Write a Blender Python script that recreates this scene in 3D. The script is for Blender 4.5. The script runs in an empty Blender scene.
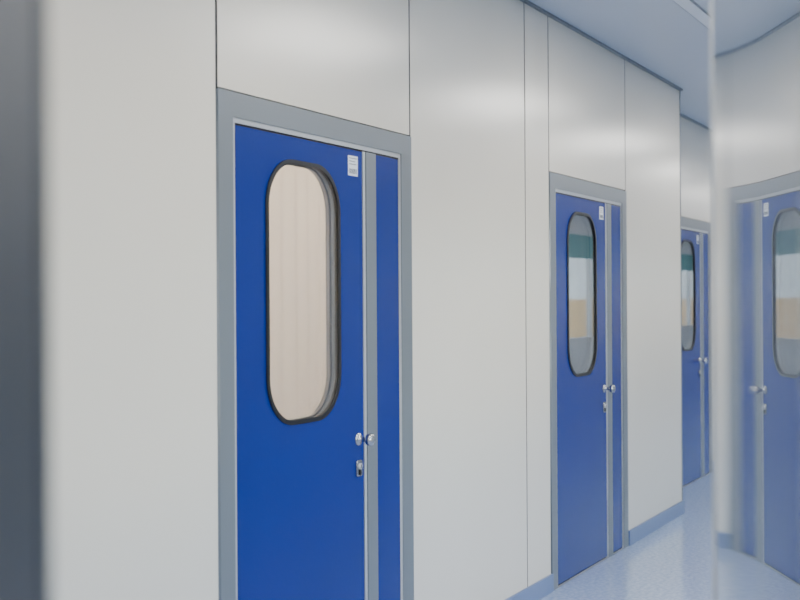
import bpy, bmesh, math, random
from mathutils import Vector, Matrix, Quaternion

S = bpy.context.scene
COL = S.collection

# ------------------------------------------------------------ materials
def lin(c):
    return tuple(((v/255)/12.92 if v/255 <= 0.04045 else ((v/255+0.055)/1.055)**2.4) for v in c) + (1,)

def mat(name, rgb, rough=0.5, metal=0.0, spec=0.5, coat=0.0, coat_rough=0.1, noise=None, bump=None, ior=1.5):
    m = bpy.data.materials.new(name); m.use_nodes = True
    nt = m.node_tree; b = nt.nodes['Principled BSDF']
    b.inputs['Base Color'].default_value = lin(rgb)
    b.inputs['Roughness'].default_value = rough
    b.inputs['Metallic'].default_value = metal
    b.inputs['Specular IOR Level'].default_value = spec
    b.inputs['Coat Weight'].default_value = coat
    b.inputs['Coat Roughness'].default_value = coat_rough
    b.inputs['IOR'].default_value = ior
    tc = nt.nodes.new('ShaderNodeTexCoord')
    if noise:
        sc, rgb2, lo, hi = noise
        n = nt.nodes.new('ShaderNodeTexNoise'); n.inputs['Scale'].default_value = sc
        n.inputs['Detail'].default_value = 3
        nt.links.new(tc.outputs['Object'], n.inputs['Vector'])
        r = nt.nodes.new('ShaderNodeValToRGB')
        r.color_ramp.elements[0].position = lo; r.color_ramp.elements[0].color = lin(rgb)
        r.color_ramp.elements[1].position = hi; r.color_ramp.elements[1].color = lin(rgb2)
        nt.links.new(n.outputs['Fac'], r.inputs['Fac'])
        nt.links.new(r.outputs['Color'], b.inputs['Base Color'])
    if bump:
        sc, st, dist = bump
        n2 = nt.nodes.new('ShaderNodeTexNoise'); n2.inputs['Scale'].default_value = sc
        nt.links.new(tc.outputs['Object'], n2.inputs['Vector'])
        bp = nt.nodes.new('ShaderNodeBump'); bp.inputs['Strength'].default_value = st
        bp.inputs['Distance'].default_value = dist
        nt.links.new(n2.outputs['Fac'], bp.inputs['Height'])
        nt.links.new(bp.outputs['Normal'], b.inputs['Normal'])
    return m

def emis(name, rgb, s):
    m = bpy.data.materials.new(name); m.use_nodes = True
    nt = m.node_tree; nt.nodes.clear()
    e = nt.nodes.new('ShaderNodeEmission'); o = nt.nodes.new('ShaderNodeOutputMaterial')
    e.inputs['Color'].default_value = lin(rgb); e.inputs['Strength'].default_value = s
    nt.links.new(e.outputs[0], o.inputs['Surface'])
    return m

def glassmat(name, f0=0.06, power=4.0, tint=(240,242,242)):
    """thin glazing: Schlick-like reflectance from the facing angle, clear transmission"""
    m = bpy.data.materials.new(name); m.use_nodes = True
    nt = m.node_tree; nt.nodes.clear()
    t = nt.nodes.new('ShaderNodeBsdfTransparent'); t.inputs['Color'].default_value = lin(tint)
    g = nt.nodes.new('ShaderNodeBsdfGlossy'); g.inputs['Roughness'].default_value = 0.01
    lw = nt.nodes.new('ShaderNodeLayerWeight'); lw.inputs['Blend'].default_value = 0.5
    p = nt.nodes.new('ShaderNodeMath'); p.operation='POWER'; p.inputs[1].default_value = power
    ma = nt.nodes.new('ShaderNodeMath'); ma.operation='MULTIPLY_ADD'; ma.inputs[1].default_value = 1-f0; ma.inputs[2].default_value = f0
    mx = nt.nodes.new('ShaderNodeMixShader'); o = nt.nodes.new('ShaderNodeOutputMaterial')
    nt.links.new(lw.outputs['Facing'], p.inputs[0]); nt.links.new(p.outputs[0], ma.inputs[0])
    nt.links.new(ma.outputs[0], mx.inputs['Fac']); nt.links.new(t.outputs[0], mx.inputs[1])
    nt.links.new(g.outputs[0], mx.inputs[2]); nt.links.new(mx.outputs[0], o.inputs['Surface'])
    return m

M_wall   = mat('laminate_offwhite', (228,223,209), 0.23, noise=(0.8,(224,219,205),0.3,0.7))
M_joint  = mat('joint_seal_dark', (12,13,15), 0.7)
M_far    = mat('wall_paint_grey', (190,196,202), 0.6)
M_ceil   = mat('ceiling_panel_bluegrey', (190,200,216), 0.35)
M_ceil2  = mat('ceiling_trim_white', (222,228,236), 0.35)
M_floor  = mat('vinyl_floor', (144,163,198), 0.14, coat=0.3, coat_rough=0.08, noise=(45,(168,185,214),0.38,0.62), bump=(30,0.02,0.002))
M_base   = mat('vinyl_cove', (108,128,168), 0.35)
M_alu    = mat('aluminium_satin', (120,127,133), 0.36, metal=0.25)
M_alu_lt = mat('aluminium_bright', (188,192,196), 0.3, metal=0.35)
M_blue   = mat('laminate_blue', (0,36,122), 0.27, spec=0.32, noise=(1.2,(1,39,129),0.3,0.7))
M_black  = mat('rubber_black', (5,5,6), 0.45)
M_reveal = mat('reveal_grey', (150,146,142), 0.35, metal=0.3)
M_steel  = mat('brushed_steel', (190,190,188), 0.18, metal=1.0)
M_label  = mat('label_paper', (226,231,238), 0.5)
M_ink    = mat('label_ink', (40,50,70), 0.6)
M_glass  = glassmat('door_glass', 0.07, 2.4)
M_wing   = glassmat('window_glass', 0.04)
M_panel  = mat('gloss_panel', (130,142,160), 0.01, ior=2.1)
M_dark   = mat('dark_grey_leaf', (46,51,58), 0.45)
M_bldg   = mat('building_beige', (222,184,134), 0.9)
M_bldgw  = mat('building_white', (240,240,236), 0.9)
M_roof   = mat('roof_teal', (60,140,150), 0.7)
M_blind  = mat('roller_blind_teal', (90,150,156), 0.8)
M_ground = mat('asphalt', (150,150,148), 0.9, noise=(6,(130,130,128),0.3,0.7))
M_lamp   = emis('lamp_diffuser', (255,252,246), 18.5)

# curtain: translucent
M_curt = bpy.data.materials.new('curtain_cloth'); M_curt.use_nodes = True
nt = M_curt.node_tree; nt.nodes.clear()
d = nt.nodes.new('ShaderNodeBsdfDiffuse'); d.inputs['Color'].default_value = lin((226,208,192))
t = nt.nodes.new('ShaderNodeBsdfTranslucent'); t.inputs['Color'].default_value = lin((226,204,184))
mx = nt.nodes.new('ShaderNodeMixShader'); mx.inputs['Fac'].default_value = 0.5
o = nt.nodes.new('ShaderNodeOutputMaterial')
nt.links.new(d.outputs[0], mx.inputs[1]); nt.links.new(t.outputs[0], mx.inputs[2]); nt.links.new(mx.outputs[0], o.inputs['Surface'])

# ------------------------------------------------------------ helpers
def empty(name, loc=(0,0,0)):
    e = bpy.data.objects.new(name, None); e.location = loc; e.empty_display_size = 0.1
    COL.objects.link(e); return e

def link(me, name, m, parent=None):
    ob = bpy.data.objects.new(name, me); COL.objects.link(ob)
    if m: me.materials.append(m)
    if parent: ob.parent = parent
    return ob

def boxes(name, lst, m, parent=None, bevel=0.0):
    bm = bmesh.new()
    for a, b in lst:
        r = bmesh.ops.create_cube(bm, size=1)
        sz = [b[i]-a[i] for i in range(3)]; c = [(a[i]+b[i])/2 for i in range(3)]
        for v in r['verts']:
            v.co = Vector([v.co[i]*sz[i]+c[i] for i in range(3)])
    if bevel > 0:
        bmesh.ops.bevel(bm, geom=bm.edges[:], offset=bevel, segments=2, affect='EDGES', profile=0.7)
    me = bpy.data.meshes.new(name); bm.to_mesh(me); bm.free()
    return link(me, name, m, parent)

def box(name, a, b, m, parent=None, bevel=0.0):
    return boxes(name, [(a,b)], m, parent, bevel)

def rect(x0,x1,z0,z1): return [(x0,z0),(x1,z0),(x1,z1),(x0,z1)]
def rrect(x0,x1,z0,z1,r,n=16):
    p=[]
    for cx,cz,a0 in ((x1-r,z1-r,0),(x0+r,z1-r,90),(x0+r,z0+r,180),(x1-r,z0+r,270)):
        for i in range(n+1):
            a=math.radians(a0+90*i/n); p.append((cx+r*math.cos(a),cz+r*math.sin(a)))
    return p

def plate(name, loops, y0, y1, m, parent=None):
    """flat plate in the XZ plane with holes, thickness y0..y1"""
    cu = bpy.data.curves.new(name+'_c','CURVE'); cu.dimensions='2D'; cu.fill_mode='BOTH'
    cu.extrude = (y1-y0)/2
    for lp in loops:
        s = cu.splines.new('POLY'); s.points.add(len(lp)-1)
        for i,(x,z) in enumerate(lp): s.points[i].co = (x,z,0,1)
        s.use_cyclic_u = True
    ob = bpy.data.objects.new('tmp', cu); COL.objects.link(ob)
    dg = bpy.context.evaluated_depsgraph_get()
    me = bpy.data.meshes.new_from_object(ob.evaluated_get(dg))
    bpy.data.objects.remove(ob); bpy.data.curves.remove(cu)
    yc = (y0+y1)/2
    for v in me.vertices:
        x,y,z = v.co; v.co = (x, yc+z, y)
    bm = bmesh.new(); bm.from_mesh(me)
    bmesh.ops.remove_doubles(bm, verts=bm.verts, dist=1e-5)
    bmesh.ops.recalc_face_normals(bm, faces=bm.faces)
    bm.to_mesh(me); bm.free(); me.materials.clear(); me.name = name
    return link(me, name, m, parent)

def lathe(name, prof, centre, m, parent, n=40):
    bm = bmesh.new(); rings=[]
    for d,r in prof:
        rings.append([bm.verts.new((centre[0]+r*math.cos(2*math.pi*i/n), centre[1]-d, centre[2]+r*math.sin(2*math.pi*i/n))) for i in range(n)])
    for a,b in zip(rings,rings[1:]):
        for i in range(n):
            bm.faces.new((a[i],a[(i+1)%n],b[(i+1)%n],b[i]))
    bm.faces.new(rings[0]); bm.faces.new(rings[-1])
    bmesh.ops.recalc_face_normals(bm, faces=bm.faces)
    for f in bm.faces: f.smooth = True
    me = bpy.data.meshes.new(name); bm.to_mesh(me); bm.free()
    return link(me, name, m, parent)

# ------------------------------------------------------------ dimensions
CZ = 2.98          # ceiling
FT = 2.166         # top of door frames
XA, XB = -3.0, 26.0
YR = -3.2          # opposite wall
STEP = 8.651       # where the wall steps back
YB = 0.31          # set-back wall plane
D1, D2, D3 = 3.152, 6.050, 9.53
DW = 1.318

# ------------------------------------------------------------ doors
def door(n, x0, y):
    P = empty('door_%d'%n, (x0, y, 0))
    w = DW
    frame = rect(0.0, w, 0.0, FT-0.002)
    plate('frame', [frame, rect(0.078, w-0.088, 0.001, FT-0.080)], -0.006, 0.09, M_alu, P)
    plate('rebate', [rect(0.078, w-0.088, 0.001, FT-0.080), rect(0.094, w-0.098, 0.002, FT-0.096)], -0.001, 0.085, M_alu_lt, P)
    plate('rebate_seal', [rect(0.094, w-0.098, 0.002, FT-0.096), rect(0.100, w-0.104, 0.003, FT-0.102)], 0.004, 0.08, M_joint, P)
    box('mullion', (0.944,-0.004,0.001), (1.022,0.07,FT-0.102), M_alu, P, 0.002)
    box('mullion_edge', (0.925,-0.001,0.001), (0.943,0.06,FT-0.102), M_alu_lt, P, 0.002)
    wx0, wx1, wz0, wz1 = 0.267, 0.749, 1.082, 1.985
    R0 = 0.165
    def rr(d): return rrect(wx0+d,wx1-d,wz0+d,wz1-d,R0-d)
    plate('leaf', [rect(0.102, 0.920, 0.010, FT-0.104), rr(0.006)], 0.001, 0.055, M_blue, P)
    box('side_panel', (1.027, 0.001, 0.010), (w-0.106, 0.05, FT-0.104), M_blue, P, 0.002)
    plate('window_gasket', [rr(0), rr(0.015)], -0.005, 0.003, M_black, P)
    plate('window_glass', [rr(0.0066)], 0.0035, 0.0065, M_glass, P)
    plate('window_reveal', [rr(0.0065), rr(0.0088)], 0.0070, 0.054, M_reveal, P)
    plate('window_spacer', [rr(0.009), rr(0.014)], 0.030, 0.036, M_black, P)
    plate('window_glass_rear', [rr(0.0092)], 0.0475, 0.0495, M_wing, P)
    kx, kz = 0.878, 0.988
    lathe('knob', [(0,0.024),(0.004,0.024),(0.007,0.021),(0.008,0.010),(0.030,0.009),(0.035,0.013),(0.041,0.021),(0.049,0.0245),(0.058,0.0235),(0.064,0.018),(0.066,0.009),(0.0662,0.001)], (kx,0.001,kz), M_steel, P)
    plate('lock_escutcheon', [rrect(kx-0.020,kx+0.020,0.850,0.910,0.008,6)], -0.007, 0.001, M_steel, P)
    lathe('lock_cylinder', [(0,0.011),(0.012,0.011),(0.0122,0.001)], (kx,0.0,0.888), M_alu_lt, P, 24)
    box('lock_slot', (kx-0.0015,-0.0135,0.880),(kx+0.0015,-0.0118,0.896), M_black, P)
    box('lock_cylinder_tail', (kx-0.006,-0.011,0.856),(kx+0.006,-0.0069,0.876), M_black, P, 0.001)
    box('label', (0.815,-0.0005,1.966),(0.886,0.0012,2.040), M_label, P)
    L=[]
    for i,(a,b) in enumerate(((0.822,0.878),(0.822,0.866),(0.822,0.874))):
        z = 2.032-0.011*i; L.append(((a,-0.0009,z-0.0025),(b,-0.0004,z)))
    random.seed(3); x=0.823
    while x<0.876:
        wd=random.choice((0.0015,0.0025)); L.append(((x,-0.0009,1.974),(x+wd,-0.0004,1.992))); x+=wd+random.choice((0.002,0.003))
    boxes('label_print', L, M_ink, P)
    return P
door(1, D1, 0.0); door(2, D2, 0.0); door(3, D3, YB)

# ------------------------------------------------------------ panelled wall
W = empty('wall_north')
g = 0.006
BZ = 0.09
segs = [(XA,-0.55),(-0.55,0.70),(0.70,1.93),(1.93,D1),(D1+DW,5.720),(5.720,D2),(D2+DW,STEP)]
for i,(a,b) in enumerate(segs):
    box('panel_%d'%(i+1), (a+g,0.0,0.0),(b-g,0.05,CZ), M_wall, W, 0.001)
for i,a in enumerate((D1,D2)):
    box('overdoor_panel_%d'%(i+1), (a+g,0.0,FT+0.004),(a+DW-g,0.05,CZ), M_wall, W, 0.001)
seals=[]
for x in (-0.55,0.70,1.93,5.720): seals.append(((x-g-0.001,0.002,0.0),(x+g+0.001,0.045,CZ)))
for x in (D1,D1+DW,D2,D2+DW): seals.append(((x-g-0.001,0.002,FT),(x+g+0.001,0.045,CZ)))
boxes('joint_seals', seals, M_joint, W)
back=[]
for a,b in ((XA,D1),(D1+DW,D2),(D2+DW,STEP)): back.append(((a,0.05,0),(b,0.10,CZ)))
for a in (D1,D2): back.append(((a,0.05,FT),(a+DW,0.10,CZ)))
boxes('core', back, M_far, W)
W2 = empty('wall_north_setback')
segs2=[(STEP-0.05,D3),(D3+DW,12.1),(12.1,13.35),(13.35,14.6),(14.6,17.0),(17.0,20.0),(20.0,23.0),(23.0,XB)]
for i,(a,b) in enumerate(segs2):
    box('panel_%d'%(i+1),(a+g,YB,0),(b-g,YB+0.05,CZ),M_wall,W2,0.001)
box('overdoor_panel',(D3+g,YB,FT+0.002),(D3+DW-g,YB+0.05,CZ),M_wall,W2,0.001)
boxes('core',[((STEP-0.05,YB+0.05,0),(D3,YB+0.1,CZ)),((D3+DW,YB+0.05,0),(XB,YB+0.1,CZ)),((D3,YB+0.05,FT),(D3+DW,YB+0.1,CZ))],M_far,W2)
box('return_panel',(STEP-0.05,0.052,0),(STEP,YB-0.001,CZ),M_wall,W2)
boxes('corner_profile',[((STEP-0.003,-0.003,0.0),(STEP+0.008,0.05,CZ))],M_alu,W2)

bb=[]
for a,b in ((XA,D1),(D1+DW+0.001,D2-0.001),(D2+DW+0.001,STEP+0.01)): bb.append(((a,-0.014,0),(b,0.0,BZ)))
boxes('baseboard_north', bb, M_base, None, 0.004)
boxes('baseboard_north_setback', [((STEP+0.013,YB-0.014,0),(D3-0.001,YB,BZ)),((D3+DW+0.001,YB-0.014,0),(XB,YB,BZ))], M_base, None, 0.004)

boxes('trim_1', [((XA,-0.02,CZ-0.012),(STEP+0.01,0.0,CZ)),((STEP+0.012,YB-0.02,CZ-0.012),(XB,YB,CZ))], M_alu)

box('floor',(XA-0.2,YR-0.2,-0.1),(XB+0.2,4.0,0.0),M_floor)
C = empty('ceiling')
box('ceiling_slab',(XA-0.2,YR-0.2,CZ+0.02),(XB+0.2,4.0,CZ+0.12),M_far,C)
boxes('ceiling_panels',[((XA,-0.645,CZ),(XB,YB+0.05,CZ+0.02)),((XA,YR,CZ),(XB,-0.735,CZ+0.02))],M_ceil,C)
boxes('ceiling_rail',[((XA,-0.725,CZ-0.006),(XB,-0.655,CZ+0.02))],M_ceil2,C)
boxes('ceiling_shadow_gap',[((XA,-0.735,CZ+0.008),(XB,-0.645,CZ+0.019))],M_joint,C)

for i,x in enumerate((-1.5,0.9,3.3,5.9,8.5,11.1,14.0,17.0,20.0,23.0)):
    P = empty('ceiling_lamp' if i==0 else 'ceiling_lamp.%03d'%i,(x,-1.35,CZ))
    boxes('housing',[((-0.62,-0.32,-0.012),(-0.60,0.32,0.0)),((0.60,-0.32,-0.012),(0.62,0.32,0.0)),((-0.60,-0.32,-0.012),(0.60,-0.30,0.0)),((-0.60,0.30,-0.012),(0.60,0.32,0.0))],M_ceil2,P)
    box('diffuser',(-0.60,-0.30,-0.008),(0.60,0.30,-0.001),M_lamp,P)

# ------------------------------------------------------------ opposite wall with windows
wz0, wz1 = 0.95, 2.38
WS = empty('wall_south')
wins=[(-2.4,2.4),(3.2,5.6),(11.0,13.2),(13.6,17.6),(18.4,25.4)]  # first two are unseen openings, added to let more daylight onto the panelled wall
parts=[((XA,YR-0.12,0),(XB,YR,wz0)),((XA,YR-0.12,wz1),(XB,YR,CZ))]
xs=[XA]+[v for w in wins for v in w]+[XB]
for a,b in zip(xs[0::2],xs[1::2]): parts.append(((a,YR-0.12,wz0),(b,YR,wz1)))
boxes('wall_body',parts,M_far,WS)
box('baseboard_south',(XA,YR,0),(XB,YR+0.014,BZ),M_base,None,0.004)
for i,(a,b) in enumerate(wins):
    P=empty('window_%d'%(i+1))
    fr=[((a,YR-0.09,wz0),(b,YR-0.02,wz0+0.05)),((a,YR-0.09,wz1-0.05),(b,YR-0.02,wz1))]
    n=max(2,int(round((b-a)/1.5)))
    for k in range(n+1):
        x=a+(b-a-0.05)*k/n; fr.append(((x,YR-0.09,wz0+0.05),(x+0.05,YR-0.02,wz1-0.05)))
    boxes('frame',fr,M_alu_lt,P)
    box('pane',(a+0.01,YR-0.06,wz0+0.01),(b-0.01,YR-0.055,wz1-0.01),M_wing,P)
    if i>1:
        box('roller_blind',(a+0.02,YR-0.015,2.06),(b-0.02,YR-0.008,wz1-0.01),M_blind,P)
box('wall_east',(XB,YR-0.1,0),(XB+0.1,YB+0.1,CZ),M_far)
box('wall_west',(XA-0.1,YR-0.1,0),(XA,0.1,CZ),M_far)

# outside
box('ground_outside',(-30,-90,-0.35),(140,YR-0.4,-0.3),M_ground)
B=empty('building_outside')
box('facade',(8,-26,-0.3),(110,-18,4.2),M_bldgw,B)
boxes('facade_band',[((8,-18.06,-0.3),(110,-17.99,1.55))],M_bldg,B)
box('roof',(7.8,-26.2,4.2),(110.2,-17.8,5.0),M_roof,B)
boxes('facade_windows',[((15+5*i,-18.1,0.4),(16.6+5*i,-18.05,1.3)) for i in range(18)],M_far,B)
SL=bpy.data.lights.new('sun','SUN'); SL.energy=5.0; SL.angle=math.radians(1); SL.color=(1,0.95,0.88)
so=bpy.data.objects.new('sun',SL); COL.objects.link(so)
so.rotation_mode='QUATERNION'; so.rotation_quaternion=Vector((0.35,-1,-0.75)).to_track_quat('-Z','Y'); so.location=(10,10,12)

# ------------------------------------------------------------ rooms behind the doors
R = empty('room_behind_door')
boxes('room_walls',[((2.4,0.10,0),(2.5,2.9,CZ)),((5.9,0.10,0),(6.0,2.9,CZ)),((2.4,2.9,0),(6.0,3.0,CZ))],M_wall,R)
R2 = empty('room_behind_door.001')
boxes('room_walls',[((8.5,0.36,0),(8.6,2.9,CZ)),((6.001,2.9,0),(8.6,3.0,CZ))],M_far,R2)
R3 = empty('room_behind_door.002')
boxes('room_walls',[((12.5,0.42,0),(12.6,2.9,CZ)),((8.601,2.9,0),(12.6,3.0,CZ))],M_far,R3)

bm=bmesh.new(); N=420; rows=[]
for z in (0.05,1.0,2.0,2.75):
    row=[]
    for i in range(N+1):
        x=2.9+2.9*i/N
        y=0.42+0.007*math.sin(x*62+0.6*math.sin(x*7))+0.005*math.sin(x*17+z)
        row.append(bm.verts.new((x,y,z)))
    rows.append(row)
for a,b in zip(rows,rows[1:]):
    for i in range(N): bm.faces.new((a[i],a[i+1],b[i+1],b[i])).smooth=True
me=bpy.data.meshes.new('curtain'); bm.to_mesh(me); bm.free()
cp=empty('curtain'); link(me,'cloth',M_curt,cp)
box('curtain_rail',(2.85,0.41,2.75),(5.85,0.43,2.78),M_alu_lt,cp)
def rfill(name,x,y,e):  # fill light without a fixture, set in a room behind a door
    L=bpy.data.lights.new(name,'AREA'); L.shape='RECTANGLE'; L.size=1.8; L.size_y=0.9; L.energy=e; L.color=(1,0.91,0.82)
    lo=bpy.data.objects.new(name,L); lo.location=(x,y,CZ-0.05); COL.objects.link(lo)
rfill('room_fill',4.6,1.5,330)  # unseen light added to brighten the curtain through door one's glass
rfill('room_fill.001',7.2,1.5,25)
rfill('room_fill.002',10.4,1.6,40)

# ------------------------------------------------------------ near leaves
th = math.radians(27.48)
camloc = Vector((0,-2.275,1.5))
ax = Vector((math.cos(th),math.sin(th),0)); rt = Vector((math.sin(th),-math.cos(th),0))
E = Vector((1.655,-1.883,0))
ang = math.radians(27.48-12.4)
Ln = 1.24
G = empty('open_glossy_door', E); G.rotation_euler=(0,0,ang)
# slightly bowed polished panel; +y face looks at the wall
bm=bmesh.new(); n=60; f=[];bk=[]
for i in range(n+1):
    s=-(Ln-0.03)+(Ln-0.03-0.012)*i/n
    y=0.0054*max(0,s+0.85)**2-0.0039
    f.append((bm.verts.new((s,y,0.012)),bm.verts.new((s,y,2.12))))
    bk.append((bm.verts.new((s,y-0.036,0.012)),bm.verts.new((s,y-0.036,2.12))))
for i in range(n):
    bm.faces.new((f[i][0],f[i][1],f[i+1][1],f[i+1][0])).smooth=True
    bm.faces.new((bk[i][0],bk[i+1][0],bk[i+1][1],bk[i][1])).smooth=True
    bm.faces.new((f[i][1],bk[i][1],bk[i+1][1],f[i+1][1])); bm.faces.new((f[i][0],f[i+1][0],bk[i+1][0],bk[i][0]))
bm.faces.new((f[0][0],bk[0][0],bk[0][1],f[0][1])); bm.faces.new((f[n][0],f[n][1],bk[n][1],bk[n][0]))
for e in bm.edges:
    if any(not fc.smooth for fc in e.link_faces): e.smooth=False
bmesh.ops.recalc_face_normals(bm, faces=bm.faces)
me=bpy.data.meshes.new('panel'); bm.to_mesh(me); bm.free(); link(me,'panel',M_panel,G)
box('edge_profile',(-0.0115,-0.042,0.010),(0.010,0.002,2.122),M_alu_lt,G,0.003)
box('hinge_profile',(-Ln,-0.042,0.010),(-Ln+0.0295,0.002,2.122),M_alu,G,0.003)
A = camloc + ax*0.62 - rt*0.176; A.z=0
H = empty('open_dark_door', A)
B2 = camloc + ax*(-0.25) - rt*0.20
dv = A-B2; H.rotation_euler=(0,0,math.atan2(dv.y,dv.x))
box('panel',(-0.86,-0.0,0.010),(-0.012,0.045,2.12),M_dark,H,0.003)
box('edge_profile',(-0.0115,-0.001,0.010),(0.004,0.046,2.12),M_dark,H,0.003)

# ------------------------------------------------------------ world
w = bpy.data.worlds.new('World'); S.world=w; w.use_nodes=True
nt=w.node_tree; bg=nt.nodes['Background']
sky=nt.nodes.new('ShaderNodeTexSky'); sky.sky_type='NISHITA'; sky.sun_disc=False
sky.sun_elevation=math.radians(40); sky.sun_rotation=math.radians(200)
nt.links.new(sky.outputs[0],bg.inputs['Color']); bg.inputs['Strength'].default_value=1.1

# ------------------------------------------------------------ camera
cd = bpy.data.cameras.new('camera'); cam = bpy.data.objects.new('camera',cd); COL.objects.link(cam)
cam.location = camloc
dirv = Vector((ax.x,ax.y,math.tan(math.radians(0.065))))
q = dirv.to_track_quat('-Z','Y') @ Quaternion((0,0,1),math.radians(-0.35))
cam.rotation_mode='QUATERNION'; cam.rotation_quaternion=q
cd.sensor_width=36; cd.lens=1242*36/800
cd.clip_start=0.02; cd.clip_end=200
cd.dof.use_dof=True; cd.dof.focus_distance=5.3; cd.dof.aperture_fstop=3.6
S.camera=cam
